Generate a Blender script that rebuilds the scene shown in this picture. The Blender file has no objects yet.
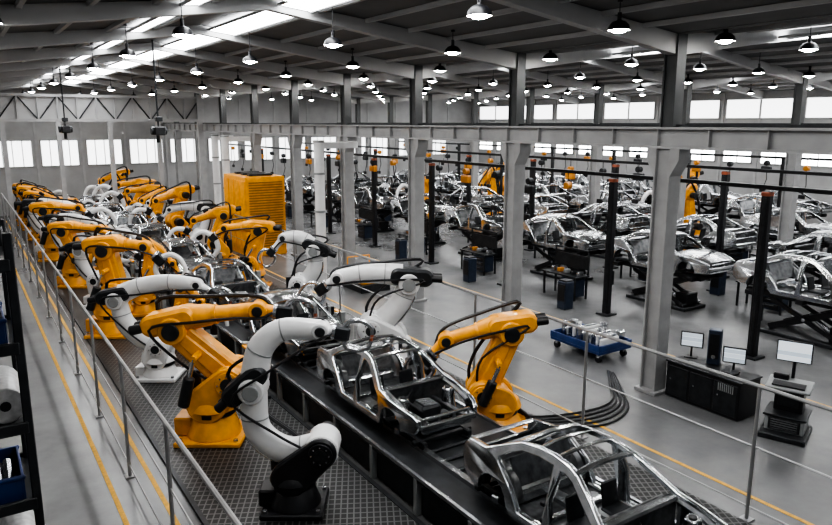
import bpy, bmesh, math, random
from mathutils import Vector, Matrix
random.seed(7)
scene = bpy.context.scene
# ------------------------------------------------------------------ materials
MATS = {}
def mat(name, col, rough=0.5, metal=0.0, var=0.12, nscale=6.0, bump=0.0, emis=None, estr=0.0, coat=0.0):
    if name in MATS: return MATS[name]
    m = bpy.data.materials.new(name); m.use_nodes = True
    nt = m.node_tree; b = nt.nodes['Principled BSDF']
    tc = nt.nodes.new('ShaderNodeTexCoord')
    n = nt.nodes.new('ShaderNodeTexNoise'); n.inputs['Scale'].default_value = nscale; n.inputs['Detail'].default_value = 4
    nt.links.new(tc.outputs['Object'], n.inputs['Vector'])
    r = nt.nodes.new('ShaderNodeValToRGB')
    r.color_ramp.elements[0].position = 0.3; r.color_ramp.elements[1].position = 0.7
    r.color_ramp.elements[0].color = (col[0]*(1-var), col[1]*(1-var), col[2]*(1-var), 1)
    r.color_ramp.elements[1].color = (min(1, col[0]*(1+var)), min(1, col[1]*(1+var)), min(1, col[2]*(1+var)), 1)
    nt.links.new(n.outputs['Fac'], r.inputs['Fac'])
    nt.links.new(r.outputs['Color'], b.inputs['Base Color'])
    b.inputs['Roughness'].default_value = rough; b.inputs['Metallic'].default_value = metal
    if coat: b.inputs['Coat Weight'].default_value = coat
    if emis:
        b.inputs['Emission Color'].default_value = (*emis, 1); b.inputs['Emission Strength'].default_value = estr
    MATS[name] = m
    return m
YEL = mat('robot_yellow_paint', (0.76, 0.32, 0.012), 0.42, 0, 0.16, 4, coat=0.1)
ORG = mat('tool_orange_paint', (0.50, 0.20, 0.02), 0.45, 0, 0.15, 4)
WHT = mat('robot_white_paint', (0.66, 0.66, 0.66), 0.30, 0, 0.08, 3, coat=0.2)
BLK = mat('black_plastic', (0.008, 0.008, 0.010), 0.42, 0, 0.3, 8)
DRK = mat('dark_steel', (0.026, 0.028, 0.031), 0.42, 0.4, 0.3, 5)
STL = mat('bare_steel', (0.50, 0.51, 0.53), 0.25, 0.95, 0.2, 9)
SIL = mat('car_body_sheet_metal', (0.56, 0.575, 0.59), 0.19, 1.0, 0.22, 4)
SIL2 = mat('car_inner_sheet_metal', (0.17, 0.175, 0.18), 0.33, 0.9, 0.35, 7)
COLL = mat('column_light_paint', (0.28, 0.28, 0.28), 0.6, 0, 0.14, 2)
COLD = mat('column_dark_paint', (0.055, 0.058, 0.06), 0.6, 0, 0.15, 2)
BEAM = mat('beam_paint', (0.32, 0.32, 0.32), 0.6, 0, 0.10, 2)
CEIL = mat('ceiling_sheet', (0.13, 0.13, 0.132), 0.7, 0, 0.12, 1)
PURL = mat('purlin_paint', (0.36, 0.36, 0.36), 0.6, 0, 0.08, 1)
WALL = mat('wall_panel_paint', (0.30, 0.30, 0.30), 0.7, 0, 0.10, 1)
YLN = mat('floor_marking_yellow', (0.62, 0.34, 0.04), 0.6, 0, 0.25, 12)
BLUE = mat('blue_plastic', (0.012, 0.035, 0.13), 0.4, 0, 0.2, 6)
NAVY = mat('navy_cabinet', (0.022, 0.032, 0.055), 0.4, 0.1, 0.2, 6)
GREY = mat('grey_machine_paint', (0.24, 0.25, 0.25), 0.5, 0, 0.15, 4)
RAILM = mat('railing_paint', (0.30, 0.30, 0.30), 0.4, 0.5, 0.15, 4)
RED = mat('rust_red_cap', (0.28, 0.07, 0.03), 0.5, 0, 0.2, 6)
CARD = mat('packaging_film', (0.42, 0.42, 0.42), 0.4, 0, 0.2, 15)
SKY = mat('skylight_panel', (0.8, 0.8, 0.8), 0.5, emis=(0.97, 0.985, 1.0), estr=12.5)
WIN = mat('window_daylight', (0.8, 0.8, 0.8), 0.4, emis=(0.98, 0.99, 1.0), estr=6.0)
CLR = mat('clerestory_glazing', (0.6, 0.6, 0.6), 0.4, emis=(0.98, 0.99, 1.0), estr=1.7)
BULB = mat('lamp_bulb', (1, 1, 1), 0.4, emis=(1.0, 0.98, 0.94), estr=110.0)
INNER = mat('lamp_reflector', (0.8, 0.8, 0.8), 0.3)

def screen_mat():
    m = bpy.data.materials.new('monitor_screen'); m.use_nodes = True; nt = m.node_tree; b = nt.nodes['Principled BSDF']
    tc = nt.nodes.new('ShaderNodeTexCoord'); br = nt.nodes.new('ShaderNodeTexBrick')
    mp = nt.nodes.new('ShaderNodeMapping'); mp.inputs['Rotation'].default_value = (math.pi/2, 0, math.pi/2)
    nt.links.new(tc.outputs['Object'], mp.inputs['Vector'])
    br.inputs['Scale'].default_value = 5; br.inputs['Color1'].default_value = (0.70, 0.75, 0.80, 1)
    br.inputs['Color2'].default_value = (0.30, 0.36, 0.42, 1); br.inputs['Mortar'].default_value = (0.8, 0.85, 0.9, 1)
    nt.links.new(br.outputs['Color'], b.inputs['Base Color'])
    nt.links.new(mp.outputs['Vector'], br.inputs['Vector'])
    nt.links.new(br.outputs['Color'], b.inputs['Emission Color']); b.inputs['Emission Strength'].default_value = 0.5
    return m
SCR = screen_mat()

def floor_mat():
    m = bpy.data.materials.new('concrete_floor'); m.use_nodes = True; nt = m.node_tree; b = nt.nodes['Principled BSDF']
    tc = nt.nodes.new('ShaderNodeTexCoord')
    n1 = nt.nodes.new('ShaderNodeTexNoise'); n1.inputs['Scale'].default_value = 0.35; n1.inputs['Detail'].default_value = 8; n1.inputs['Roughness'].default_value = 0.65
    nt.links.new(tc.outputs['Object'], n1.inputs['Vector'])
    r = nt.nodes.new('ShaderNodeValToRGB')
    r.color_ramp.elements[0].position = 0.35; r.color_ramp.elements[1].position = 0.65
    r.color_ramp.elements[0].color = (0.115, 0.116, 0.118, 1); r.color_ramp.elements[1].color = (0.19, 0.191, 0.193, 1)
    nt.links.new(n1.outputs['Fac'], r.inputs['Fac'])
    nt.links.new(r.outputs['Color'], b.inputs['Base Color'])
    b.inputs['Roughness'].default_value = 0.27
    return m
FLOOR = floor_mat()

def grating_mat():
    m = bpy.data.materials.new('steel_grating'); m.use_nodes = True; nt = m.node_tree; b = nt.nodes['Principled BSDF']
    tc = nt.nodes.new('ShaderNodeTexCoord'); sp = nt.nodes.new('ShaderNodeSeparateXYZ')
    mp = nt.nodes.new('ShaderNodeMapping'); mp.inputs['Rotation'].default_value = (0, 0, 0.5)
    nt.links.new(tc.outputs['Object'], mp.inputs['Vector']); nt.links.new(mp.outputs['Vector'], sp.inputs[0])
    outs = []
    for ax, sc, th in (('X', 9, 0.22), ('Y', 6.5, 0.18)):
        mu = nt.nodes.new('ShaderNodeMath'); mu.operation = 'MULTIPLY'; mu.inputs[1].default_value = sc
        fr = nt.nodes.new('ShaderNodeMath'); fr.operation = 'FRACT'
        lt = nt.nodes.new('ShaderNodeMath'); lt.operation = 'LESS_THAN'; lt.inputs[1].default_value = th
        nt.links.new(sp.outputs[ax], mu.inputs[0]); nt.links.new(mu.outputs[0], fr.inputs[0]); nt.links.new(fr.outputs[0], lt.inputs[0])
        outs.append(lt)
    mxx = nt.nodes.new('ShaderNodeMath'); mxx.operation = 'MAXIMUM'
    nt.links.new(outs[0].outputs[0], mxx.inputs[0]); nt.links.new(outs[1].outputs[0], mxx.inputs[1])
    r = nt.nodes.new('ShaderNodeValToRGB')
    r.color_ramp.elements[0].color = (0.010, 0.010, 0.010, 1); r.color_ramp.elements[1].color = (0.11, 0.11, 0.11, 1)
    nt.links.new(mxx.outputs[0], r.inputs['Fac']); nt.links.new(r.outputs['Color'], b.inputs['Base Color'])
    b.inputs['Roughness'].default_value = 0.45; b.inputs['Metallic'].default_value = 0.3
    return m
GRAT = grating_mat()

# ------------------------------------------------------------------ mesh builder
class MB:
    def __init__(s): s.v = []; s.f = []; s.mi = []; s.mats = []; s.M = Matrix()
    def idx(s, m):
        if m not in s.mats: s.mats.append(m)
        return s.mats.index(m)
    def add(s, vs, fs, m):
        o = len(s.v); k = s.idx(m)
        s.v += [tuple(s.M @ Vector(v)) for v in vs]
        for f in fs: s.f.append(tuple(i+o for i in f)); s.mi.append(k)
    def box(s, c, size, m, ch=0.0, R=None):
        c = Vector(c); h = [size[0]/2, size[1]/2, size[2]/2]
        ch = min(ch, min(h)*0.9)
        vs = []; id = {}
        if ch <= 0:
            for a in (-1, 1):
                for b in (-1, 1):
                    for d in (-1, 1): vs.append(Vector((a*h[0], b*h[1], d*h[2])))
            fs = [(0,1,3,2),(4,6,7,5),(0,4,5,1),(2,3,7,6),(0,2,6,4),(1,5,7,3)]
        else:
            for a in (-1, 1):
                for b in (-1, 1):
                    for d in (-1, 1):
                        for k in range(3):
                            sg = (a, b, d)
                            id[(a, b, d, k)] = len(vs)
                            vs.append(Vector([sg[i]*(h[i] if i == k else h[i]-ch) for i in range(3)]))
            fs = []
            def key(ax, vals, k):
                t = [0, 0, 0]
                for i, v_ in zip(ax, vals): t[i] = v_
                return id[(t[0], t[1], t[2], k)]
            for k in range(3):
                i, j = [q for q in range(3) if q != k]
                for sg in (-1, 1):
                    fs.append(tuple(key((k, i, j), (sg, p, q), k) for p, q in ((-1,-1),(1,-1),(1,1),(-1,1))))
                for p in (-1, 1):
                    for q in (-1, 1):
                        fs.append((key((k,i,j),(-1,p,q),i), key((k,i,j),(1,p,q),i), key((k,i,j),(1,p,q),j), key((k,i,j),(-1,p,q),j)))
            for a in (-1, 1):
                for b in (-1, 1):
                    for d in (-1, 1): fs.append((id[(a,b,d,0)], id[(a,b,d,1)], id[(a,b,d,2)]))
        if R is not None: vs = [R @ v for v in vs]
        s.add([c+v for v in vs], fs, m)
    def rings(s, rings, m, cap=True, closed=False):
        n = len(rings[0]); vs = [p for r in rings for p in r]; fs = []
        L = len(rings)
        for i in range(L if closed else L-1):
            for j in range(n):
                a = i*n+j; b = i*n+(j+1) % n; c = ((i+1) % L)*n+(j+1) % n; d = ((i+1) % L)*n+j
                fs.append((a, b, c, d))
        if cap and not closed:
            fs.append(tuple(range(n-1, -1, -1))); fs.append(tuple((L-1)*n+i for i in range(n)))
        s.add(vs, fs, m)
    def cyl(s, p1, p2, r1, m, r2=None, n=18, ch=0.0):
        if r2 is None: r2 = r1
        p1 = Vector(p1); p2 = Vector(p2); t = (p2-p1); L = t.length; t.normalize()
        u = t.orthogonal().normalized(); w = t.cross(u)
        st = [(0, r1), (L, r2)] if ch <= 0 else [(0, r1-ch), (ch, r1), (L-ch, r2), (L, r2-ch)]
        s.rings([[p1+t*d+(u*math.cos(2*math.pi*i/n)+w*math.sin(2*math.pi*i/n))*r for i in range(n)] for d, r in st], m)
    def link(s, p1, r1, p2, r2, y0, y1, m, ch=0.03, n=12):
        p1 = Vector((p1[0], p1[1])); p2 = Vector((p2[0], p2[1])); d = (p2-p1).length
        if d < abs(r1-r2)+1e-3: d = abs(r1-r2)+1e-3
        ang = math.atan2(p2.y-p1.y, p2.x-p1.x); phi = math.acos(max(-1, min(1, (r1-r2)/d)))
        def ring(y, ins):
            o = []
            for i in range(n+1):
                a = ang+phi+(2*math.pi-2*phi)*i/n; o.append(Vector((p1.x+(r1-ins)*math.cos(a), y, p1.y+(r1-ins)*math.sin(a))))
            for i in range(n+1):
                a = ang-phi+2*phi*i/n; o.append(Vector((p2.x+(r2-ins)*math.cos(a), y, p2.y+(r2-ins)*math.sin(a))))
            return o
        s.rings([ring(y0, ch), ring(y0+ch, 0), ring(y1-ch, 0), ring(y1, ch)], m)
    def sweep(s, pts, rad, m, n=8, ref=None, flat=1.0, cap=True):
        pts = [Vector(p) for p in pts]; L = len(pts)
        T = [(pts[min(i+1, L-1)]-pts[max(i-1, 0)]).normalized() for i in range(L)]
        if ref is None: u = T[0].orthogonal().normalized()
        else: u = (Vector(ref)-T[0]*Vector(ref).dot(T[0])).normalized()
        rs = []
        for i in range(L):
            u = (u-T[i]*u.dot(T[i])).normalized(); w = T[i].cross(u)
            r = rad[i] if isinstance(rad, (list, tuple)) else rad
            rs.append([pts[i]+u*math.cos(2*math.pi*(k+.5)/n)*r*flat+w*math.sin(2*math.pi*(k+.5)/n)*r for k in range(n)])
        s.rings(rs, m, cap)
    def obj(s, name, loc=(0, 0, 0), rz=0, smooth=True, parent=None):
        me = bpy.data.meshes.new(name+'_mesh'); me.from_pydata(s.v, [], s.f)
        for m in s.mats: me.materials.append(m)
        me.polygons.foreach_set('material_index', s.mi)
        bm = bmesh.new(); bm.from_mesh(me); bmesh.ops.recalc_face_normals(bm, faces=bm.faces); bm.to_mesh(me); bm.free()
        if smooth:
            me.polygons.foreach_set('use_smooth', [True]*len(me.polygons))
            try: me.set_sharp_from_angle(angle=math.radians(32))
            except Exception: pass
        me.update()
        return place(me, name, loc, rz, parent)
def place(me, name, loc=(0, 0, 0), rz=0, parent=None, sc=1.0):
    o = bpy.data.objects.new(name, me); scene.collection.objects.link(o)
    o.location = loc; o.rotation_euler = (0, 0, rz); o.scale = (sc, sc, sc)
    if parent: o.parent = parent
    return o
def cat(P, k=6):
    P = [Vector(p) for p in P]; Q = [P[0]*2-P[1]]+P+[P[-1]*2-P[-2]]; out = []
    for i in range(1, len(Q)-2):
        for j in range(k):
            t = j/k; a, b, c, d = Q[i-1], Q[i], Q[i+1], Q[i+2]
            out.append(0.5*((2*b)+(c-a)*t+(2*a-5*b+4*c-d)*t*t+(3*b-a-3*c+d)*t**3))
    out.append(P[-1]); return out

# ------------------------------------------------------------------ room shell
X0, X1, Y0, Y1 = -1.3, 43.8, -3.0, 57.0
XL = 13.8; BAY = 5.33; YC = 10.5
mb = MB(); mb.box(((X0+X1)/2, (Y0+Y1)/2, -0.1), (X1-X0, Y1-Y0, 0.2), FLOOR); mb.obj('floor', smooth=False)
mb = MB(); mb.box((X0-0.1, (Y0+Y1)/2, 4.3), (0.2, Y1-Y0, 8.6), WALL)
for i in range(20): mb.box((X0+0.03, Y0+1.5+3*i, 4.2), (0.06, 0.12, 8.3), BEAM)
mb.obj('wall_left', smooth=False)
mb = MB(); mb.box((X1+0.1, (Y0+Y1)/2, 4.3), (0.2, Y1-Y0, 8.6), WALL)
for i in range(23): mb.box((X1-0.03, Y0+0.2+2.665*i, 4.2), (0.06, 0.14, 8.3), BEAM)
mb.obj('wall_right', smooth=False)
mb = MB(); mb.box(((X0+X1)/2, Y1+0.1, 4.9), (X1-X0+0.4, 0.2, 9.8), WALL)
for i in range(16): mb.box((X0+0.2+3*i, Y1-0.03, 4.2), (0.14, 0.06, 8.3), BEAM)
mb.obj('wall_back', smooth=False)
ridges = [(-1.2, 6.3, 13.8), (13.8, 21.3, 28.8), (28.8, 36.3, 43.8)]
ZE, ZR = 8.42, 9.25
mb = MB()
for a, r, c in ridges:
    for (xa, za), (xb, zb) in (((a-0.1, ZE), (r, ZR)), ((r, ZR), (c+0.1, ZE))):
        mb.add([(xa, Y0, za), (xb, Y0, zb), (xb, Y1+.2, zb), (xa, Y1+.2, za), (xa, Y0, za+.12), (xb, Y0, zb+.12), (xb, Y1+.2, zb+.12), (xa, Y1+.2, za+.12)],
               [(0,1,2,3),(4,5,6,7),(0,1,5,4),(2,3,7,6),(1,2,6,5),(0,3,7,4)], CEIL)
mb.obj('ceiling', smooth=False)
def roofz(x):
    for a, r, c in ridges:
        if a-.2 <= x <= c+.2: return ZR-(ZR-ZE)*abs(x-r)/(r-a)
    return ZE
# purlins
mb = MB()
for a, r, c in ridges:
    for i in range(1, 12):
        x = a+(c-a)*i/12
        if abs(x-r) < .3: continue
        mb.box((x, (Y0+Y1)/2, roofz(x)-0.05), (0.10, Y1-Y0, 0.10), PURL)
mb.obj('trim_1', smooth=False)
# rafters
mb = MB()
ys = [YC+BAY*i for i in range(-2, 9)]
for y in ys:
    for a, r, c in ridges:
        for s_ in (a, c):
            za = ZE; zb = ZR
            d0, d1 = 0.46, 0.26
            w = 0.12
            vs = []
            for x, zt, dd in ((s_, za, d0), (r, zb, d1)):
                vs += [(x, y-w, zt-.02), (x, y+w, zt-.02), (x, y+w, zt-dd), (x, y-w, zt-dd)]
            mb.add(vs, [(0,1,2,3),(4,5,6,7),(0,1,5,4),(1,2,6,5),(2,3,7,6),(3,0,4,7)], PURL)
mb.obj('trim_2', smooth=False)
# skylights
def skylight(xa, xb, dz=.12):
    mb = MB()
    for i in range(-2, 8):
        ya = YC+BAY*i+0.16; yb = YC+BAY*(i+1)-0.16
        if ya < Y0: ya = Y0+.1
        za, zb = roofz(xa)-dz, roofz(xb)-dz
        mb.add([(xa, ya, za), (xb, ya, zb), (xb, yb, zb), (xa, yb, za)], [(0,1,2,3)], SKY)
        for x, z in ((xa, za), (xb, zb)): mb.box((x, (ya+yb)/2, z), (0.05, yb-ya, 0.06), PURL)
    return mb.obj('skylight', smooth=False)
skylight(6.5, 7.3); skylight(4.3, 4.7)
skylight(21.6, 22.3); skylight(17.55, 18.0, .26); skylight(36.6, 37.6); skylight(32.0, 32.6)
# ------------------------------------------------------------------ columns
mb = MB()
for sy in (-1, 1): mb.box((0, sy*0.20, 2.95), (0.42, 0.05, 5.9), COLL, .01)
mb.box((0, 0, 2.95), (0.24, 0.38, 5.9), COLL, .01)
mb.box((0, 0, 0.04), (0.6, 0.62, 0.08), COLL, .01)
for sy in (-1, 1):
    mb.add([(-.21, sy*.21, 5.25), (.21, sy*.21, 5.25), (.21, sy*.44, 5.65), (-.21, sy*.44, 5.65), (-.21, sy*.21, 5.9), (.21, sy*.21, 5.9), (.21, sy*.44, 5.9), (-.21, sy*.44, 5.9)],
           [(0,1,2,3),(2,3,7,6),(4,5,6,7),(0,3,7,4),(1,2,6,5),(0,1,5,4)], COLL)
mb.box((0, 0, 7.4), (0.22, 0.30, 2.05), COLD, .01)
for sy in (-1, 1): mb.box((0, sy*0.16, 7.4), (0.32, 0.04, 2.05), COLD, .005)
c0 = mb.obj('support_column', (XL, YC, 0))
for x in (XL, 28.8):
    for i in range(-2, 9):
        if x == XL and i == 0: continue
        place(c0.data, 'support_column', (x, YC+BAY*i, 0))
for x in (XL, 28.8):
    mb = MB(); L = Y1-Y0
    mb.box((x, (Y0+Y1)/2, 6.15), (0.10, L, 0.40), BEAM)
    mb.box((x, (Y0+Y1)/2, 6.36), (0.40, L, 0.05), BEAM); mb.box((x, (Y0+Y1)/2, 5.93), (0.40, L, 0.06), BEAM)
    mb.box((x, (Y0+Y1)/2, 6.42), (0.08, L, 0.06), DRK)
    for i in range(45):
        mb.box((x, Y0+0.4+BAY/4*i, 6.15), (0.32, 0.03, 0.38), BEAM)
    mb.obj('crane_runway_beam', smooth=False)
# cross truss at far end
mb = MB()
yT = 46.0
for z in (6.6, 8.0): mb.box((6.3, yT, z), (14.6, 0.2, 0.16), BEAM)
mb.box((6.3, yT+.14, 7.3), (14.6, 0.04, 1.5), PURL)
N = 14
for i in range(N):
    xa = -0.9+14.4*i/N; xb = -0.9+14.4*(i+1)/N
    mb.cyl((xa, yT, 6.6 if i % 2 else 8.0), (xb, yT, 8.0 if i % 2 else 6.6), .04, DRK, n=6)
    mb.box((xa, yT, 7.3), (0.08, 0.1, 1.4), BEAM)
for x in (-.95, XL-.4): mb.box((x, yT, 4.1), (.3, .3, 8.2), BEAM)
for x in (2.4, 5.2, 8.0, 10.8): mb.box((x, yT, 3.25), (.25, .25, 6.5), BEAM)
mb.obj('roof_truss', smooth=False)
wn = 1
def window_x(x, y, z, w, h, m=None):
    global wn
    m = m or WIN
    mb = MB(); mb.box((0, 0, 0), (0.04, w-.1, h-.1), m)
    for s_ in (-1, 1):
        mb.box((-.03, s_*(w/2-.03), 0), (.08, .07, h), BEAM); mb.box((-.03, 0, s_*(h/2-.03)), (.08, w, .07), BEAM)
    mb.box((-.03, 0, 0), (.07, .05, h), BEAM)
    mb.obj('window_%d' % wn, (x, y, z), smooth=False); wn += 1
for i in range(22):
    window_x(X1-.03, Y0+1.53+2.665*i, 4.3, 2.1, 0.95)
for i in range(11):
    window_x(X1-.03, Y0+2.86+5.33*i, 7.35, 4.9, 1.3, CLR)
def window_y(x, y, z, w, h, m=None):
    global wn
    m = m or WIN
    mb = MB(); mb.box((0, 0, 0), (w-.1, .04, h-.1), m)
    for s_ in (-1, 1):
        mb.box((s_*(w/2-.03), -.03, 0), (.07, .08, h), BEAM); mb.box((0, -.03, s_*(h/2-.03)), (w, .08, .07), BEAM)
    for q in (-.25, 0, .25): mb.box((q*w, -.03, 0), (.05, .07, h), BEAM)
    mb.obj('window_%d' % wn, (x, y, z), smooth=False); wn += 1
for i in range(14): window_y(X0+1.7+3*i, Y1-.03, 4.3, 2.5, 1.9, CLR)
# ------------------------------------------------------------------ pendant lamps
mb = MB(); n = 18; prof = [(0.03, .22), (0.05, .18), (0.13, .15), (0.19, .09), (0.215, 0.0), (0.205, 0.0), (0.18, .085), (0.12, .135), (0.02, .15)]
R_ = [[Vector((r*math.cos(2*math.pi*i/n), r*math.sin(2*math.pi*i/n), z)) for i in range(n)] for r, z in prof]
mb.rings(R_[:5], BLK, cap=False); mb.rings(R_[4:], INNER, cap=False)
mb.cyl((0, 0, .2), (0, 0, .32), .04, BLK, n=10)
bm_ = [[Vector((r*math.cos(2*math.pi*i/12), r*math.sin(2*math.pi*i/12), z)) for i in range(12)] for r, z in ((.04, -.05), (.12, -.03), (.15, .02), (.09, .11), (.03, .14))]
mb.rings(bm_, BULB)
rodm = {}
def lampmesh(h):
    key = round(h, 2)
    if key in rodm: return rodm[key]
    m2 = MB(); m2.v = list(mb.v); m2.f = list(mb.f); m2.mi = list(mb.mi); m2.mats = list(mb.mats)
    m2.cyl((0, 0, .3), (0, 0, h), .010, BLK, n=6)
    m2.cyl((0, 0, h-.05), (0, 0, h), .05, BLK, n=8)
    o = m2.obj('pendant_lamp'); me = o.data; bpy.data.objects.remove(o); rodm[key] = me; return me
for i in range(13):
    x = 0.75+3.34*i
    for j in range(-1, 9):
        y = 9.5+BAY*j
        place(lampmesh(roofz(x)-8.2), 'pendant_lamp', (x, y, 8.2))
# ------------------------------------------------------------------ floor lines and grating
for xs in (1.72, 2.42, 11.15):
    mb = MB(); mb.box((xs, 27, 0.004), (0.08, 54, 0.008), YLN); mb.obj('floor_marking_line', smooth=False)
mb = MB(); mb.box((16.4, 30, 0.004), (0.09, 50, 0.008), YLN); mb.obj('floor_marking_line', smooth=False)
mb = MB(); mb.box((4.3, 28, 0.02), (2.95, 50, 0.04), GRAT)
for x in (2.8, 5.75): mb.box((x, 28, 0.03), (0.08, 50, 0.06), DRK)
mb.obj('steel_grating_walkway', smooth=False)
# ------------------------------------------------------------------ safety rails
def railing(x, y0, y1, step, m, top=2.3):
    mb = MB(); ny = int((y1-y0)/step)
    for i in range(ny+1):
        y = y0+i*step
        mb.cyl((x, y, 0), (x, y, top), .032, m, n=8); mb.box((x, y, .015), (.18, .18, .03), m)
    mb.cyl((x, y0-1.5, top), (x, y0+ny*step, top), .035, m, n=8)
    mb.cyl((x, y0-1.5, top*.56), (x, y0+ny*step, top*.56), .016, m, n=6)
    mb.cyl((x, y0-1.5, .25), (x, y0+ny*step, .25), .016, m, n=6)
    return mb.obj('safety_railing')
railing(2.1, 6.5, 50, 3.25, RAILM)
railing(10.4, 5.87, 50, 3.7, RAILM, 2.35)
# ------------------------------------------------------------------ conveyor
mb = MB(); CX = 7.1; CT = 0.66
mb.box((CX, 27, CT/2), (2.3, 49, CT-.04), BLK)
mb.box((CX, 27, CT-.02), (2.5, 49, .06), DRK)
for sx in (-1, 1):
    for i in range(33):
        y = 3+1.5*i
        mb.box((CX+sx*1.2, y, CT/2), (.12, .10, CT), GREY, .01)
        mb.box((CX+sx*1.17, y+.75, CT/2), (.05, 1.2, .45), DRK, .01)
    mb.box((CX+sx*.5-.1, 27, CT+.05), (.12, 49, .08), STL)
    mb.box((CX+sx*1.22, 27, CT+.03), (.06, 49, .08), STL)
for i in range(120):
    mb.cyl((CX-.54, 2.8+.4*i, CT+.035), (CX+.34, 2.8+.4*i, CT+.035), .035, DRK, n=6)
mb.obj('conveyor_line')
mb = MB(); mb.box((9.35, 27, .015), (1.9, 48, .03), GRAT); mb.obj('steel_grating_walkway', smooth=False)
# ------------------------------------------------------------------ car bodies
def side_panel():
    cu = bpy.data.curves.new('side', 'CURVE'); cu.dimensions = '2D'; cu.fill_mode = 'BOTH'; cu.extrude = .03; cu.bevel_depth = .018; cu.bevel_resolution = 1
    def arc(cx, cz, r, a0, a1, n=9): return [(cx+r*math.cos(math.radians(a0+(a1-a0)*i/n)), cz+r*math.sin(math.radians(a0+(a1-a0)*i/n))) for i in range(n+1)]
    outer = [(0.10, .40), (0.03, .52), (0.04, .66), (0.15, .74), (0.5, .82), (0.9, .88), (1.28, .95), (1.6, 1.16), (1.92, 1.35), (2.1, 1.41), (2.45, 1.45), (2.8, 1.44), (3.12, 1.39), (3.45, 1.24), (3.82, 1.06), (4.3, 1.02), (4.42, .92), (4.45, .7), (4.38, .45), (4.1, .36)]
    outer += arc(3.55, .36, .37, 0, 180) + [(3.08, .24), (1.25, .24)] + arc(.82, .36, .37, 0, 180) + [(.35, .38)]
    h1 = [(1.25, .47), (1.36, .35), (2.2, .35), (2.25, .9), (2.24, 1.33), (2.1, 1.32), (1.95, 1.27), (1.7, 1.11), (1.42, .94), (1.27, .86)]
    h2 = [(2.37, .35), (2.92, .35), (3.02, .52), (3.15, .72), (3.48, .98), (3.5, 1.06), (3.3, 1.2), (3.05, 1.31), (2.7, 1.355), (2.37, 1.35)]
    for lp in (outer, h1, h2):
        sp = cu.splines.new('POLY'); sp.points.add(len(lp)-1); sp.use_cyclic_u = True
        for i, (a, b) in enumerate(lp): sp.points[i].co = (a, b, 0, 1)
    o = bpy.data.objects.new('tmp', cu); scene.collection.objects.link(o)
    bpy.context.view_layer.update()
    me = bpy.data.meshes.new_from_object(o.evaluated_get(bpy.context.evaluated_depsgraph_get()))
    vs = [tuple(v.co) for v in me.vertices]; fs = [tuple(p.vertices) for p in me.polygons]
    bpy.data.objects.remove(o); bpy.data.meshes.remove(me)
    return vs, fs
SV, SF = side_panel()
def ybody(x, z):
    y = .86
    if z > .88: y -= (z-.88)*.5
    if x < .9: y -= (.9-x)**2*.22
    if x > 3.7: y -= (x-3.7)**2*.2
    return y
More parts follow.
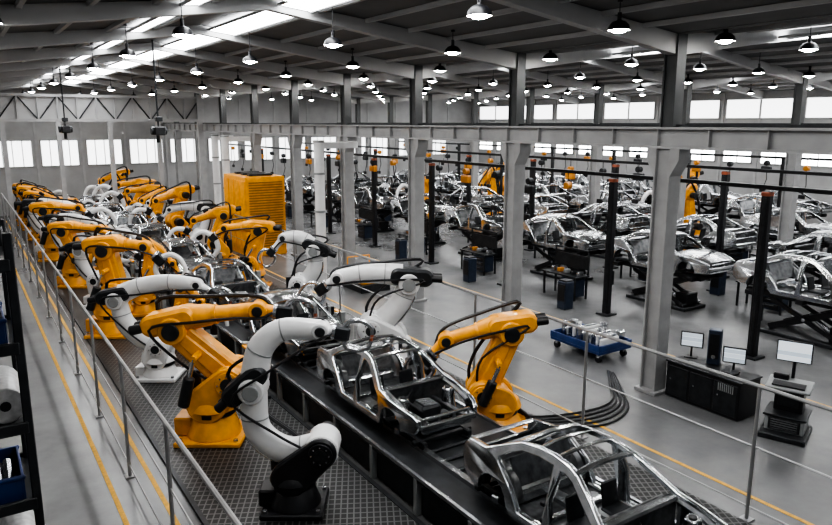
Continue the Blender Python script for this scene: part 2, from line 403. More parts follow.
def car_mesh(closed, doors=False):
    mb = MB(); mb.M = Matrix.Translation((-2.2, 0, 0))
    for s_ in (-1, 1):
        mb.add([(x, s_*(ybody(x, z)+t), z) for x, z, t in SV], SF, SIL)
        mb.box((.68, s_*.45, .5), (1.25, .1, .14), SIL2, .02)
        mb.cyl((.82, s_*.58, .42), (.82, s_*.56, .86), .17, SIL, .12, n=14, ch=.02)
        mb.cyl((.82, s_*.56, .86), (.82, s_*.56, .875), .06, BLK, n=12)
        mb.sweep([(.35, s_*.72, .70), (.8, s_*.74, .82), (1.25, s_*.72, .9)], .05, SIL2, n=6)
        ar = [(3.55+.42*math.cos(a), s_*.70, .38+.42*math.sin(a)) for a in [math.pi*i/8 for i in range(9)]]
        mb.sweep(ar, .12, SIL2, n=6)
        for xs in (1.95,):
            mb.box((xs, s_*.38, .45), (.45, .42, .06), DRK, .02); mb.box((xs+.24, s_*.38, .66), (.05, .36, .40), DRK, .02, Matrix.Rotation(.2, 3, 'Y'))
        mb.sweep([(1.35, s_*.84, .95), (1.34, s_*.8, .55), (1.34, s_*.78, .3)], .05, SIL2, n=6)
        mb.box((2.15, s_*.80, .30), (1.9, .10, .12), SIL, .03)
        mb.sweep([(2.31, s_*.80, .35), (2.31, s_*.78, .88), (2.31, s_*.60, 1.38)], .045, SIL2, n=6)
        for z in (.5, .78): mb.box((1.27, s_*.88, z), (.08, .05, .07), BLK, .01); mb.box((2.36, s_*.88, z), (.08, .05, .07), BLK, .01)
    mb.box((2.1, 0, .29), (2.1, 1.5, .04), SIL2); mb.box((2.2, 0, .36), (2.0, .22, .16), SIL, .04)
    mb.box((3.75, 0, .46), (1.2, 1.2, .04), SIL2); mb.cyl((3.95, 0, .40), (3.95, 0, .49), .26, SIL, n=18, ch=.02)
    mb.box((3.15, 0, .42), (.1, 1.4, .2), SIL, .03); mb.box((1.75, 0, .34), (.12, 1.45, .1), SIL, .02); mb.box((2.5, 0, .34), (.12, 1.45, .1), SIL, .02)
    mb.box((1.24, 0, .62), (.05, 1.45, .6), SIL2, .01); mb.box((1.27, 0, .92), (.18, 1.5, .07), SIL, .03)
    mb.cyl((1.48, -.74, .82), (1.48, .74, .82), .035, SIL2, n=8); mb.box((1.42, .05, .72), (.16, 1.3, .2), BLK, .04)
    mb.box((.06, 0, .66), (.07, 1.15, .06), SIL, .02); mb.box((.06, 0, .40), (.09, 1.2, .09), SIL, .02)
    mb.box((.0, 0, .52), (.08, 1.35, .12), SIL, .03)
    for q in (-.55, -.18, .18, .55): mb.box((.07, q, .53), (.05, .06, .26), SIL2, .01)
    mb.box((.7, 0, .38), (.5, .7, .1), DRK, .03); mb.box((.72, .05, .55), (.42, .5, .26), DRK, .05)
    for i in range(4): mb.cyl((.58+.1*i, -.12, .68), (.58+.1*i, .22, .70), .03, STL, n=8)
    mb.sweep(cat([(.5, .3, .6), (.7, .45, .75), (1.0, .35, .72), (1.2, .1, .8)], 5), .022, BLK, n=6)
    mb.box((4.40, 0, .62), (.06, 1.4, .34), SIL, .02); mb.box((4.33, 0, 1.0), (.12, 1.45, .05), SIL, .02)
    mb.box((4.44, 0, .5), (.08, 1.35, .13), SIL, .03)
    mb.box((3.72, 0, 1.03), (.22, 1.42, .04), SIL, .015)
    mb.box((3.3, 0, .8), (.03, 1.3, .5), SIL2, .005, Matrix.Rotation(.35, 3, 'Y'))
    def bow(x, z, r=.04):
        hw = ybody(x, z)
        mb.sweep([(x, -hw, z), (x, -hw*.5, z+.035), (x, 0, z+.05), (x, hw*.5, z+.035), (x, hw, z)], r, SIL, n=6, ref=(1, 0, 0), flat=1.7)
    bow(1.98, 1.36); bow(3.14, 1.38)
    if not closed:
        bow(2.4, 1.42, .025); bow(2.78, 1.42, .025)
    else:
        nx, ny = 8, 9; g = []
        for i in range(nx+1):
            x = 1.93+1.25*i/nx; zz = 1.375+.085*math.sin(math.pi*min(1, max(0, (i/nx)*.9+.05)))
            for j in range(ny+1):
                t = -1+2*j/ny; g.append((x, t*(ybody(x, 1.42)-.01), zz+.04*(1-t*t)))
        fs = [(i*(ny+1)+j, i*(ny+1)+j+1, (i+1)*(ny+1)+j+1, (i+1)*(ny+1)+j) for i in range(nx) for j in range(ny)]
        mb.add(g, fs, SIL)
        g = []
        for i in range(nx+1):
            x = .06+1.2*i/nx; zz = .70+.22*math.sin(math.pi/2*i/nx)
            for j in range(ny+1):
                t = -1+2*j/ny; g.append((x, t*(ybody(x, .8)-.06), zz+.05*(1-t*t)))
        mb.add(g, fs, SIL)
    return mb
o = car_mesh(False).obj('car_body'); CAR_O = o.data; bpy.data.objects.remove(o)
o = car_mesh(True).obj('car_body'); CAR_C = o.data; bpy.data.objects.remove(o)
# skid
mb = MB()
for sy in (-1, 1):
    mb.box((0, sy*.5, .06), (4.0, .1, .12), DRK, .02)
    for x in (-1.3, 1.3): mb.box((x, sy*.62, .12), (.16, .16, .12), STL, .02)
for x in (-1.8, -.6, .6, 1.8): mb.box((x, 0, .06), (.1, 1.3, .08), DRK, .01)
o = mb.obj('car_skid'); SK = o.data; bpy.data.objects.remove(o)
carys = [6.2, 11.65, 16.8, 21.9, 27.0, 32.1, 37.2, 42.3, 47.4]
for i, yc in enumerate(carys):
    place(SK, 'assembly_skid', (CX-.1, yc, CT+.09), math.radians(90))
    place(CAR_O if i in (0, 1, 3, 6) else CAR_C, 'car_body', (CX-.1, yc, CT+.03), math.radians(90), sc=.91)
# weld fixtures beside conveyor
mb = MB()
mb.box((0, 0, .04), (.5, 1.1, .08), DRK, .01)
for y in (-.4, .4):
    mb.box((0, y, .6), (.14, .14, 1.2), GREY, .01); mb.box((.15, y, 1.15), (.4, .1, .1), STL, .02); mb.cyl((.3, y, 1.1), (.3, y, 1.4), .05, BLK, n=10)
    mb.box((.02, y, .8), (.2, .2, .16), DRK, .02); mb.sweep([(.0, y, .8), (.15, y+.2, 1.0), (.1, y, 1.3)], .02, BLK, n=6)
mb.box((0, 0, .5), (.08, .9, .1), STL, .01); mb.box((-.08, 0, .85), (.12, .35, .3), GREY, .02)
mb.box((-.05, .1, 1.12), (.12, .5, .06), YEL, .01)
fx = mb.obj('welding_fixture', (5.45, 15.6, .04)); FX = fx.data
for i, yc in enumerate([19.6, 21.2, 24.6, 28.6, 32.4, 36.3, 40, 44]): place(FX, 'welding_fixture', (5.45, yc, .04))
for i, yc in enumerate([13.2, 17.6, 19.6, 24.2, 28.6, 32.8, 37, 41]): place(FX, 'welding_fixture', (8.72, yc, .03), math.pi)
# ------------------------------------------------------------------ robots
def robot(loc, azdeg, S, E, W, T, main, base=None, k=1.0, bow=0.0, name='welding_robot', weld=True, bow2=None, gun=1.0):
    base = base or main
    if bow2 is None: bow2 = abs(bow)*.55
    mb = MB(); S = Vector(S); E = Vector(E); W = Vector(W); T = Vector(T)
    def v3(p, y=0): return Vector((p.x, y, p.y))
    mb.box((0, 0, .05), (1.0*k, .9*k, .1), base, .02)
    for a in (-1, 1):
        for b in (-1, 1): mb.cyl((a*.42*k, b*.37*k, .1), (a*.42*k, b*.37*k, .15), .04*k, STL, n=6)
    h = min(.42*k, S.y*.42)
    mb.cyl((0, 0, .08), (0, 0, h), .42*k, base, .32*k, n=22, ch=.03)
    mb.box((-.42*k, 0, h*.55), (.28*k, .38*k, h*.7), base, .03)
    mb.cyl((0, 0, h), (0, 0, h+.08*k), .35*k, DRK, n=22)
    h2 = h+.08*k
    mb.cyl((0, 0, h2), (0, 0, h2+.16*k), .40*k, base, .36*k, n=22, ch=.03)
    C = Vector((-.02, h2+.14*k))
    for s_ in (-1, 1):
        a, b = (s_*.17*k, s_*.34*k) if s_ > 0 else (s_*.34*k, s_*.17*k)
        mb.link((C.x, C.y), .30*k, (S.x, S.y), .25*k, a, b, base, .03*k)
    mb.link((C.x-.02, C.y), .26*k, (C.x*.5+S.x*.5, C.y*.5+S.y*.5), .16*k, -.18*k, .18*k, base, .03)
    mb.cyl((S.x, .33*k, S.y), (S.x, .62*k, S.y), .15*k, BLK, n=16, ch=.02)
    mb.cyl((S.x, -.33*k, S.y), (S.x, -.37*k, S.y), .19*k, base, n=18, ch=.01)
    mb.cyl((S.x, -.37*k, S.y), (S.x, -.385*k, S.y), .10*k, DRK, n=18)
    for i in range(8):
        a = i*math.pi/4; mb.cyl((S.x+.14*k*math.cos(a), -.37*k, S.y+.14*k*math.sin(a)), (S.x+.14*k*math.cos(a), -.39*k, S.y+.14*k*math.sin(a)), .015*k, STL, n=6)
    mb.cyl((-.30*k, .1*k, h2+.1), (-.30*k, .1*k, h2+.55*k), .10*k, BLK, n=14, ch=.02)
    d = (E-S); nrm = Vector((-d.y, d.x)).normalized()
    if bow == 0:
        mb.link(S, .25*k, E, .20*k, -.15*k, .15*k, main, .035*k)
        mb.link(S.lerp(E, .18), .13*k, S.lerp(E, .85), .10*k, -.175*k, .175*k, main, .03*k)
        A = Vector((C.x-.30*k, C.y+.05)); B = S.lerp(E, .55)
        mb.cyl((A.x, -.42*k, A.y), (A.lerp(B, .6).x, -.42*k, A.lerp(B, .6).y), .085*k, DRK, n=12, ch=.01)
        mb.cyl((A.lerp(B, .55).x, -.42*k, A.lerp(B, .55).y), (B.x, -.42*k, B.y), .035*k, STL, n=8)
        mb.cyl((B.x, -.45*k, B.y), (B.x, -.1*k, B.y), .05*k, main, n=10)
    else:
        P = [v3(S), v3(S.lerp(E, .25)+nrm*bow*.9), v3(S.lerp(E, .65)+nrm*bow), v3(E)]
        P = cat(P, 9); L = len(P)
        mb.sweep(P, [.24*k*(1-.12*i/(L-1)) for i in range(L)], main, n=18, ref=(0, 1, 0), flat=.8)
        for q in (.22, .78):
            i = int(q*(L-1)); t = (P[i+1]-P[i]).normalized()
            r = .24*k*(1-.12*q)
            mb.sweep([P[i]-t*.012, P[i]+t*.012], r*1.02, GREY, n=18, ref=(0, 1, 0), flat=.81)
        mb.sweep([p+v3(nrm)*.235*k*(1-.12*i/(L-1))*(1 if bow > 0 else -1) for i, p in enumerate(P)][3:-3], .035*k, STL, n=6, ref=(0, 1, 0), flat=2.2)
        mb.cyl((S.x, -.27*k, S.y), (S.x, .27*k, S.y), .27*k, main, n=22, ch=.03)
    fd = (W-E).normalized(); up = Vector((-fd.y, fd.x))
    if up.y < 0: up = -up
    E2 = E+up*.13*k
    mb.cyl((E.x, -.24*k, E.y), (E.x, .24*k, E.y), .21*k, main, n=20, ch=.03)
    mb.cyl((E.x, .24*k, E.y), (E.x, .46*k, E.y), .12*k, BLK, n=14, ch=.02)
    mb.cyl((E.x, -.24*k, E.y), (E.x, -.28*k, E.y), .13*k, DRK if bow == 0 else GREY, n=16, ch=.01)
    bk = E2-fd*.30*k
    mb.link(bk, .17*k, E2+fd*.22*k, .17*k, -.2*k, .2*k, main if bow == 0 else DRK, .05*k)
    for yy_ in (-.11, .11):
        q = bk-fd*.34*k
        mb.cyl((bk.x, yy_*k, bk.y), (q.x, yy_*k, q.y), .075*k, BLK, n=12, ch=.015)
    F0 = E2+fd*.15*k
    if bow == 0:
        m1 = F0.lerp(W, .35)
        mb.sweep([v3(F0), v3(m1), v3(F0.lerp(W, .42)), v3(W)], [.20*k, .17*k, .13*k, .115*k], main, n=14, ref=(0, 1, 0))
        mb.cyl(tuple(v3(F0.lerp(W, .40))), tuple(v3(F0.lerp(W, .45))), .15*k, main, n=16)
    else:
        nf = up
        P = cat([v3(F0), v3(F0.lerp(W, .3)+nf*bow2*.9), v3(F0.lerp(W, .65)+nf*bow2), v3(W)], 8); L = len(P)
        mb.sweep(P, [k*(.23-.07*i/(L-1)) for i in range(L)], main, n=18, ref=(0, 1, 0), flat=.8)
        for q in (.3, .7):
            i = int(q*(L-1)); t = (P[i+1]-P[i]).normalized()
            mb.sweep([P[i]-t*.012, P[i]+t*.012], k*(.23-.07*q)*1.02, GREY, n=18, ref=(0, 1, 0), flat=.82)
    mb.cyl((W.x, -.15*k, W.y), (W.x, .15*k, W.y), .135*k, main, n=16, ch=.02)
    mb.cyl((W.x, -.17*k, W.y), (W.x, .17*k, W.y), .08*k, DRK, n=14, ch=.01)
    mb.cyl(tuple(v3(W)), tuple(v3(T)), .10*k, main, .085*k, n=14)
    td = (T-W).normalized()
    mb.cyl(tuple(v3(T)), tuple(v3(T+td*.05*k)), .12*k, STL, n=16)
    if weld:
        g = gun*k
        tn = Vector((-td.y, td.x)); G = T+td*.16*k; ang = math.atan2(td.y, td.x)
        Rm = Matrix.Rotation(-ang, 3, 'Y')
        mb.box(v3(G), (.24*k, .18*k, .22*k), DRK, .03, Rm)
        gm = WHT if gun > 1.2 else STL
        for s_ in (-1, 1):
            pp = cat([v3(G+tn*s_*.06*g), v3(G+tn*s_*.2*g+td*.08*g), v3(G+tn*s_*.24*g+td*.25*g), v3(G+tn*s_*.17*g+td*.42*g), v3(G+tn*s_*.05*g+td*.46*g)], 4)
            mb.sweep(pp, [.05*g*(1-.4*i/(len(pp)-1)) for i in range(len(pp))], gm, n=8, ref=(0, 1, 0))
            mb.cyl(tuple(pp[-1]), tuple(v3(G+tn*s_*.01*g+td*.46*g)), .025*g, RED, n=8)
    for q, rr in ((.20, .030), (.26, .022)):
        hp = [Vector((-.35*k, q*k, h2+.1)), v3(S.lerp(E, .15)+nrm*.30*k, q*k), v3(S.lerp(E, .7)+nrm*.30*k, q*k), v3(E2-fd*.25*k+up*.28*k, q*k), v3(E2.lerp(W, .4)+up*.26*k, q*.8*k), v3(W+up*.18*k, q*.5*k), v3(T+up*.05*k, .05*k)]
        mb.sweep(cat(hp, 5), rr*k, BLK, n=6)
    hp = [v3(S+nrm*.1*k, -.22*k), v3(S.lerp(E, .5)+nrm*.27*k, -.2*k), v3(E+up*.1*k-fd*.3*k, -.26*k), v3(E2.lerp(W, .3)-up*.02*k, -.24*k), v3(E2.lerp(W, .75)-up*.05*k, -.18*k), v3(W-up*.1*k, -.16*k), v3(T, -.1*k)]
    mb.sweep(cat(hp, 5), .022*k, BLK, n=6)
    return mb.obj(name, loc, math.radians(azdeg))
A0 = -33.1
G0 = .04
robot((3.95, 13.8, G0), A0, (.45, 1.30), (-.66, 2.35), (1.05, 2.74), (1.35, 2.70), YEL, k=1.35)
robot((3.6, 22.7, G0), A0, (.15, 1.35), (-.05, 2.65), (1.15, 2.75), (1.4, 2.5), YEL, k=1.4, gun=1.3)
robot((4.25, 10.3, G0), A0, (.50, 1.12), (-.62, 2.15), (.52, 3.15), (.70, 3.12), WHT, BLK, k=1.05, bow=.52, bow2=.36)
robot((3.85, 18.0, G0), A0, (.05, .85), (-.95, 2.05), (1.1, 2.45), (1.35, 2.3), WHT, k=1.05, bow=.25, bow2=.15)
robot((9.35, 15.5, 0.03), A0, (-.55, 1.1), (.45, 2.3), (-1.45, 2.42), (-1.7, 2.25), WHT, k=1.35, bow=-.15, bow2=.08)
robot((9.6, 22.2, 0.03), A0, (.0, .95), (.55, 2.1), (-.5, 2.55), (-.8, 2.2), WHT, k=1.2, bow=-.25)
robot((9.30, 11.0, 0.03), A0, (-.38, .80), (.22, 2.12), (-1.15, 1.92), (-1.38, 1.66), YEL, k=1.25)
robot((9.4, 26.3, 0.03), A0, (.0, 1.0), (.35, 2.3), (-1.0, 2.4), (-1.3, 2.15), YEL, k=1.3, gun=1.7)
robot((3.9, 26.6, G0), A0, (-.1, .95), (-.6, 2.0), (1.0, 2.2), (1.3, 1.9), WHT, k=1.1, bow=.2)
Yp = robot((3.6, 30.5, G0), A0, (.2, 1.1), (-.3, 2.2), (1.1, 2.3), (1.35, 2.1), YEL, k=1.3, gun=1.9).data
Wp = robot((3.9, 34.2, G0), A0, (-.1, .95), (-.5, 2.1), (1.1, 2.0), (1.4, 1.8), WHT, k=1.15, bow=.2, gun=1.5).data
Yp2 = robot((9.6, 30.8, 0.03), 160, (.25, 1.2), (-.2, 2.4), (1.1, 2.2), (1.3, 1.9), YEL, k=1.25, gun=1.8).data
Wp2 = robot((9.6, 34.6, 0.03), 165, (-.1, 1.0), (-.5, 2.2), (1.2, 2.3), (1.5, 2.0), WHT, k=1.15, bow=.2).data
Yt = robot((4.9, 24.6, G0), -15, (.15, 1.0), (.35, 2.2), (1.0, 1.7), (1.15, 1.4), YEL, k=1.0, gun=2.0).data
random.seed(5)
pool = [Yp, Wp, Yt, Yp2, Wp, Yp2, Yp]
for i in range(8):
    y = 37.0+2.3*i
    place(pool[i % 7], 'welding_robot', (3.6, y, G0), math.radians(A0+random.uniform(-45, 45)), sc=random.uniform(.92, 1.12))
    place(pool[(i+3) % 7], 'welding_robot', (9.6, y+.6, 0.03), math.radians(165+random.uniform(-35, 35)), sc=random.uniform(.92, 1.15))
for i, y in enumerate((20.4, 28.6, 32.4, 36, 39.5, 43, 46.5)):
    place([Yt, Wp, Yt, Wp, Wp, Yt, Yp][i], 'welding_robot', (4.9, y, G0), math.radians(random.uniform(-60, 20)), sc=.8)
# ------------------------------------------------------------------ right hall: lifts, posts, cars
mb = MB(); H = 1.25
mb.box((0, 0, .06), (2.6, 1.2, .12), DRK, .02)
for sy in (-.45, .45):
    for s_ in (-1, 1):
        mb.add([(p[0], sy+dy+s_*.05, p[1]) for dy in (-.04, .04) for p in ((-1.15, .12+.0 if s_ > 0 else H-.17), (-1.05, .31 if s_ > 0 else H-.0), (1.15, H-.0 if s_ > 0 else .29), (1.05, H-.19 if s_ > 0 else .12))],
               [(0,1,2,3),(4,5,6,7),(0,1,5,4),(1,2,6,5),(2,3,7,6),(3,0,4,7)], BLK)
    mb.cyl((0, sy-.12, (H+.12)/2), (0, sy+.12, (H+.12)/2), .06, STL, n=10)
for x in (-1.1, 1.1): mb.cyl((x, -.5, .2), (x, .5, .2), .04, STL, n=8); mb.cyl((x, -.5, H-.06), (x, .5, H-.06), .04, STL, n=8)
mb.box((0, -.5, H+.04), (3.7, .26, .18), BLK, .02); mb.box((0, .5, H+.04), (3.7, .26, .18), BLK, .02)
for x in (-1.6, 0, 1.6): mb.box((x, 0, H+.02), (.24, 1.8, .14), BLK, .01)
mb.box((-.9, 0, .35), (.5, .6, .46), BLK, .03)
mb.cyl((-.8, 0, .2), (.1, 0, .75), .07, STL, n=10)
o = mb.obj('scissor_lift'); SC = o.data; bpy.data.objects.remove(o)
mb = MB()
mb.box((0, 0, .03), (.5, .5, .06), DRK, .01); mb.box((0, 0, 2.35), (.19, .24, 4.65), BLK, .02)
mb.box((0, .0, 2.3), (.23, .10, 4.4), DRK, .01); mb.box((0, 0, 4.6), (.22, .26, .12), RED, .02)
mb.box((.14, 0, 1.3), (.10, .22, .5), DRK, .02)
o = mb.obj('lift_post'); PO = o.data; bpy.data.objects.remove(o)
for i in range(8):
    place(PO, 'lift_post', (18.2, 10.6+BAY*i, 0)); 
    place(PO, 'lift_post', (24.4, 10.6+BAY*i, 0))
for x in (18.2, 24.4, 34.0):
    mb = MB(); mb.box((x, 30, 4.76), (.08, 50, .08), BLK); mb.box((x, 30, 4.82), (.16, 50, .03), DRK)
    for i in range(25):
        y = 6+2*i
        if y > 16:
            hh = random.uniform(.1, .35)
            mb.cyl((x, y, 4.75), (x, y, 4.75-hh), .015, BLK, n=6)
            mb.cyl((x-.12, y, 4.62-hh), (x+.12, y, 4.62-hh), .13, ORG if i % 3 == 0 else DRK, n=12, ch=.02)
            if i % 2: mb.box((x, y, 4.30-hh), (.24, .5, .32), ORG if y > 22 and i % 4 == 1 else DRK, .04)
            mb.sweep([(x, y, 4.5-hh), (x+.1, y, 3.8-hh), (x, y+.1, 3.3-hh)], .02, BLK, n=6); mb.box((x, y+.1, 3.25-hh), (.12, .3, .2), BLK, .02)
    if x == 34.0:
        for i in range(9): mb.box((x, 8.5+BAY*i, 2.36), (.16, .16, 4.72), DRK)
    mb.obj('overhead_tool_rail')
carh = H+.13
random.seed(11)
for i in range(8):
    y = 10.6+BAY*i
    place(SC, 'scissor_lift', (21.3, y, 0), math.radians(90)); place(CAR_C if i % 3 else CAR_O, 'car_body', (21.3, y, carh-.24), math.radians(90))
for i in range(8):
    y = 13.0+BAY*i
    if i in (5,): place(Yp, 'welding_robot', (26.4, y, 0), math.radians(200), sc=1.1); continue
    place(SC, 'scissor_lift', (26.4, y, 0), math.radians(90)); place(CAR_O if i % 3 else CAR_C, 'car_body', (26.4, y, carh-.24), math.radians(-90))
for x0 in (31.6, 36.8, 40.6):
    for i in range(8):
        y = 10.0+BAY*i+(x0 % 3)
        if (x0 == 31.6 and i in (2, 5)) or (x0 == 36.8 and i in (1, 3, 6)):
            place([Yp2, Yp, Yt][i % 3], 'welding_robot', (x0, y, 0), math.radians(random.uniform(120, 220)), sc=1.3)
            continue
        place(SC, 'scissor_lift', (x0, y, 0), math.radians(90)); place(CAR_C if i % 2 else CAR_O, 'car_body', (x0, y, carh-.24), math.radians(90))
# workbenches / dark stands between the lanes
mb = MB()
mb.box((0, 0, .88), (.7, 1.8, .05), DRK, .01)
for a in (-.3, .3):
    for b in (-.8, .8): mb.box((a, b, .43), (.06, .06, .86), DRK)
mb.box((0, -.4, .45), (.55, .7, .7), NAVY, .02)
for i in range(3): mb.box((-.285, -.4, .25+.2*i), (.02, .62, .16), BLK, .005); mb.box((-.3, -.4, .28+.2*i), (.02, .3, .02), STL)
for i in range(5): mb.box((.05, -.7+.33*i, .98), (.25, .16, random.uniform(.08, .2)), [STL, BLK, GREY, ORG, STL][i], .02)
for b in (-.85, .85): mb.box((.32, b, 1.35), (.05, .05, .95), DRK)
mb.box((.32, 0, 1.8), (.05, 1.75, .06), DRK); mb.box((.32, 0, 1.35), (.03, 1.7, .5), DRK)
o = mb.obj('tool_workbench', (23.4, 13.4, 0), 0); WB = o.data
for i in range(7): 
    if i: place(WB, 'tool_workbench', (23.4, 13.4+BAY*i, 0))
    place(WB, 'tool_workbench', (18.9, 13.3+BAY*i+BAY, 0)); place(WB, 'tool_workbench', (29.2, 13.2+BAY*i, 0))
# navy cabinets
mb = MB(); mb.box((0, 0, .5), (.42, .42, 1.0), NAVY, .03); mb.box((-.22, 0, .6), (.02, .34, .6), BLK, .005); mb.box((0, 0, 1.02), (.36, .36, .06), DRK, .01)
mb.cyl((-.23, .12, .6), (-.26, .12, .6), .02, STL, n=8)
for a in (-.16, .16):
    for b in (-.16, .16): mb.cyl((a, b, -.0), (a, b, .06), .04, BLK, n=8)
o = mb.obj('control_cabinet', (17.6, 17.3, 0)); cb = o.data
for p in ((17.4, 22.6), (17.4, 28.0), (17.4, 33.4), (24.0, 15.6)): place(cb, 'control_cabinet', (p[0], p[1], 0))
# ------------------------------------------------------------------ blue parts cart
mb = MB()
mb.box((0, 0, .30), (1.3, 1.9, .10), BLUE, .02)
for a in (-1, 1):
    mb.box((a*.63, 0, .42), (.05, 1.9, .18), BLUE, .01); mb.box((0, a*.93, .42), (1.3, .05, .18), BLUE, .01)
    for b in (-1, 1):
        mb.cyl((a*.5-.04, b*.8, .1), (a*.5+.04, b*.8, .1), .1, BLK, n=14); mb.box((a*.5, b*.8, .2), (.1, .1, .14), STL, .01)
for i in range(22):
    x = random.uniform(-.42, .42); y = -.82+1.64*i/21
    if i % 2: mb.cyl((x, y, .36), (x, y, .36+random.uniform(.3, .5)), random.uniform(.07, .13), STL, n=12, ch=.01)
    else: mb.box((x*.4, y, .52), (random.uniform(.6, 1.0), .08, random.uniform(.26, .40)), SIL if i % 4 else WHT, .02)
mb.obj('parts_cart', (14.75, 13.45, 0))
# ------------------------------------------------------------------ console + monitors
mb = MB()
mb.box((0, 0, .45), (.8, 1.9, .86), BLK, .02)
for i in range(3): mb.box((-.405, -.62+.62*i, .45), (.02, .57, .72), DRK, .01); mb.cyl((-.42, -.45+.62*i, .5), (-.44, -.45+.62*i, .5), .02, STL, n=8)
for i in range(8): mb.box((-.42, -.8+.05*i, .7), (.01, .02, .18), GREY)
mb.box((0, 0, .9), (.86, 1.94, .04), DRK, .01)
mb.box((-.2, .3, .935), (.18, .45, .03), GREY, .005)
mb.box((-.1, -.5, .96), (.3, .3, .08), BLK, .02)
mb.obj('control_console', (14.2, 9.18, 0))
def monitor(loc, rz, w=.62, h=.42, stand=.28):
    mb = MB(); mb.box((0, 0, .01), (.22, .3, .02), BLK, .005); mb.cyl((0, 0, .02), (0, 0, stand), .025, BLK, n=10)
    mb.box((0, 0, stand+h/2-.03), (.05, w, h), BLK, .012); mb.box((-.028, 0, stand+h/2-.03), (.006, w-.06, h-.06), SCR)
    mb.box((.035, 0, stand+h/2-.05), (.04, w*.5, h*.5), BLK, .01)
    return mb.obj('computer_monitor', loc, rz)
monitor((14.42, 9.92, .92), math.radians(28), .52, .38)
monitor((14.42, 8.80, .92), math.radians(28), .50, .38, .2)
mb = MB(); mb.box((0, 0, .42), (.26, .28, .84), NAVY, .02); mb.box((-.135, 0, .45), (.01, .22, .6), BLK, .004)
mb.cyl((-.14, 0, .2), (-.15, 0, .2), .05, STL, n=12); mb.obj('computer_tower', (14.45, 9.33, .92), math.radians(25))
mb = MB()
mb.box((0, 0, .06), (1.0, .9, .12), DRK, .02); mb.box((.1, 0, .27), (.7, .75, .34), GREY, .03); mb.box((.1, 0, .46), (.78, .82, .05), DRK, .01)
mb.box((-.26, 0, .28), (.02, .6, .26), BLK, .01)
for i in range(5): mb.box((-.275, 0, .18+.05*i), (.01, .5, .015), STL)
mb.box((.22, 0, .78), (.35, .55, .62), BLK, .02); mb.box((.03, 0, .8), (.02, .4, .4), DRK, .01)
mb.box((0, 0, 1.10), (.62, .85, .05), GREY, .015, Matrix.Rotation(-.12, 3, 'Y')); mb.box((-.12, 0, 1.135), (.24, .62, .03), BLK, .005, Matrix.Rotation(-.12, 3, 'Y'))
mb.box((.2, .2, 1.2), (.15, .3, .12), BLK, .02)
mb.cyl((.3, 0, 1.1), (.36, 0, 1.60), .035, BLK, n=10)
mb.obj('operator_kiosk', (14.15, 7.35, 0), math.radians(20))
mb = MB(); mb.box((0, 0, 0), (.05, .68, .46), BLK, .015); mb.box((-.028, 0, 0), (.006, .63, .41), SCR); mb.box((.04, 0, -.05), (.05, .3, .28), BLK, .01)
o = mb.obj('computer_monitor', (14.43, 7.47, 1.74), math.radians(24))
# ------------------------------------------------------------------ floor cables
mb = MB()
for i in range(5):
    q = i*.16
    mb.sweep(cat([(9.85, 11.2-q*.2, .3), (10.1, 10.9-q, .06), (11.2, 10.3-q*1.2+.2, .03), (12.3, 10.5-q*.8, .03), (13.1, 11.2-q*.6, .03), (13.9, 12.0-q*.3, .03)], 7), .028, BLK, n=6)
mb.obj('floor_cable_bundle')
# ------------------------------------------------------------------ yellow enclosure
LOUV = mat('yellow_louver', (0.30, 0.15, 0.015), .5)
mb = MB(); mb.box((0, 0, 1.95), (2.0, 3.2, 3.9), YEL, .03)
for i in range(26): mb.box((-.0, -1.63, .5+.125*i), (1.7, .06, .05), LOUV, .005)
for i in range(4): mb.box((-1.02, -1.2+.8*i, 1.95), (.04, .70, 3.5), YEL, .01); mb.cyl((-1.05, -.95+.8*i, 1.9), (-1.08, -.95+.8*i, 1.9), .03, BLK, n=8)
for i in range(3): mb.box((0, -.9+.9*i, 3.95), (1.2, .4, .12), DRK, .02)
mb.obj('machine_enclosure', (12.5, 34.2, 0))
mb = MB(); mb.box((0, 0, .15), (1.3, 1.6, .3), DRK, .02); mb.box((0, 0, .5), (1.1, 1.4, .4), YEL, .04); mb.box((.1, .2, .78), (.6, .6, .2), YEL, .04)
mb.cyl((-.2, -.4, .7), (-.2, -.4, 1.0), .16, BLK, n=14, ch=.02)
for i in range(4): mb.box((-.56, -.5+.33*i, .5), (.02, .22, .25), BLK, .005)
for a in (-.5, .5): mb.cyl((a, .6, .3), (a, .6, 1.2), .025, YEL, n=8)
mb.cyl((-.5, .6, 1.2), (.5, .6, 1.2), .025, YEL, n=8)
mb.obj('hydraulic_power_unit', (13.2, 23.9, 0))
# ducts
for p in ((12.0, 25.4), (12.2, 37.5), (12.6, 40.5)):
    mb = MB(); mb.cyl((0, 0, 0), (0, 0, 5.8), .20, WHT, n=20)
    for z in (.05, 1.5, 3.0, 4.5, 5.75): mb.cyl((0, 0, z-.04), (0, 0, z+.04), .23, GREY, n=20)
    L_ = XL-.12-p[0]
    mb.box((L_/2, 0, 5.60), (L_, .26, .26), WHT, .03)
    mb.obj('ventilation_duct', (p[0], p[1], 0))
# hoist trolleys
for p in ((6.0, 25.5), (4.0, 33)):
    mb = MB()
    zt = roofz(p[0])-6.4
    mb.cyl((0, 0, -.3), (0, 0, zt), .03, DRK, n=8); mb.box((0, 0, -.2), (.36, .5, .3), BLK, .04); mb.cyl((-.26, 0, -.2), (.26, 0, -.2), .14, DRK, n=14, ch=.02)
    mb.cyl((0, .15, -.35), (0, .15, -.6), .06, BLK, n=10); mb.box((.0, -.1, .2), (.22, .22, .16), DRK, .02)
    mb.obj('ceiling_hoist', (p[0], p[1], 6.4))
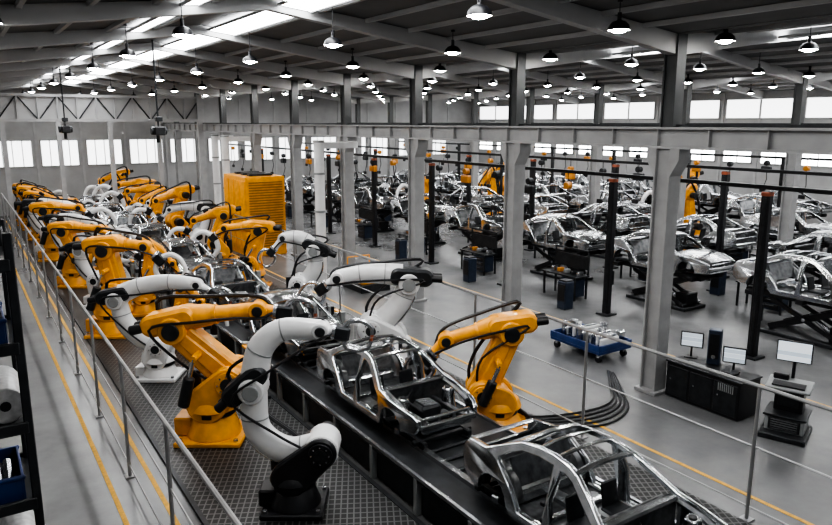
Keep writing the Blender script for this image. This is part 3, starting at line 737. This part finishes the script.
# ------------------------------------------------------------------ storage rack (left front)
mb = MB(); x0, x1, y0, y1 = -1.1, .32, 7.4, 8.5
for x in (x0, x1):
    for y in (y0, y1): mb.box((x, y, 2.75), (.08, .08, 5.5), DRK, .01)
    for i in range(7): mb.cyl((x, y0, .3+.75*i), (x, y1, .95+.75*i), .018, DRK, n=6)
for i in range(7):
    z = .4+.80*i
    mb.box(((x0+x1)/2, (y0+y1)/2, z), (x1-x0, y1-y0, .04), DRK)
    mb.box(((x0+x1)/2, y0-.03, z), (x1-x0, .05, .12), DRK, .01); mb.box(((x0+x1)/2, y1+.03, z), (x1-x0, .05, .12), DRK, .01)
rk = mb.obj('storage_rack', smooth=False)
def bin_(x, y, z):
    mb = MB(); w, d, h = .52, .75, .26
    mb.box((0, 0, .02), (w, d, .03), BLUE, .01)
    for s_ in (-1, 1):
        mb.box((s_*w/2, 0, h/2), (.025, d, h), BLUE, .005); mb.box((0, s_*d/2, h/2), (w, .025, h), BLUE, .005)
        mb.box((0, s_*(d/2+.01), h-.02), (w+.05, .04, .04), BLUE, .01)
    for i in range(4): mb.cyl((-.15+.1*i, -.2, .05), (-.15+.1*i, .2, .18), .05, STL, n=8)
    mb.obj('storage_bin', (x, y, z))
for z in (.42+.8*5, .42+.8*3, .42+.8*1):
    bin_(-.04, 7.84, z); bin_(-.7, 7.84, z)
for z in (.42+.8*4, .42+.8*2):
    mb = MB()
    for i in range(3):
        mb.cyl((-.3+.4*i, -.4, .18), (-.3+.4*i, .4, .18), .18, CARD, n=20, ch=.01); mb.cyl((-.3+.4*i, -.41, .18), (-.3+.4*i, .41, .18), .05, BLK, n=12)
    mb.obj('film_roll_stack', (-.35, 7.9, z))
# ------------------------------------------------------------------ light
w = bpy.data.worlds.new('World'); scene.world = w; w.use_nodes = True
bg = w.node_tree.nodes['Background']; bg.inputs[0].default_value = (0.90, 0.95, 1.0, 1); bg.inputs[1].default_value = 0.15
# ------------------------------------------------------------------ camera
cam = bpy.data.cameras.new('camera'); co = bpy.data.objects.new('camera', cam); scene.collection.objects.link(co)
cam.sensor_width = 36; cam.lens = 700/832*36; cam.clip_end = 300
Rv = Vector((.8377, -.5461, 0)); Fv = Vector((.5354, .8213, -.1968)).normalized(); Rv.normalize(); Uv = Rv.cross(Fv)
M = Matrix((Rv, Uv, -Fv)).transposed().to_4x4(); M.translation = Vector((0, 0, 6.5)); co.matrix_world = M
scene.camera = co
try:
    scene.view_settings.view_transform = 'AgX'; scene.view_settings.look = 'AgX - High Contrast'; scene.view_settings.exposure = 0.35
except Exception: pass
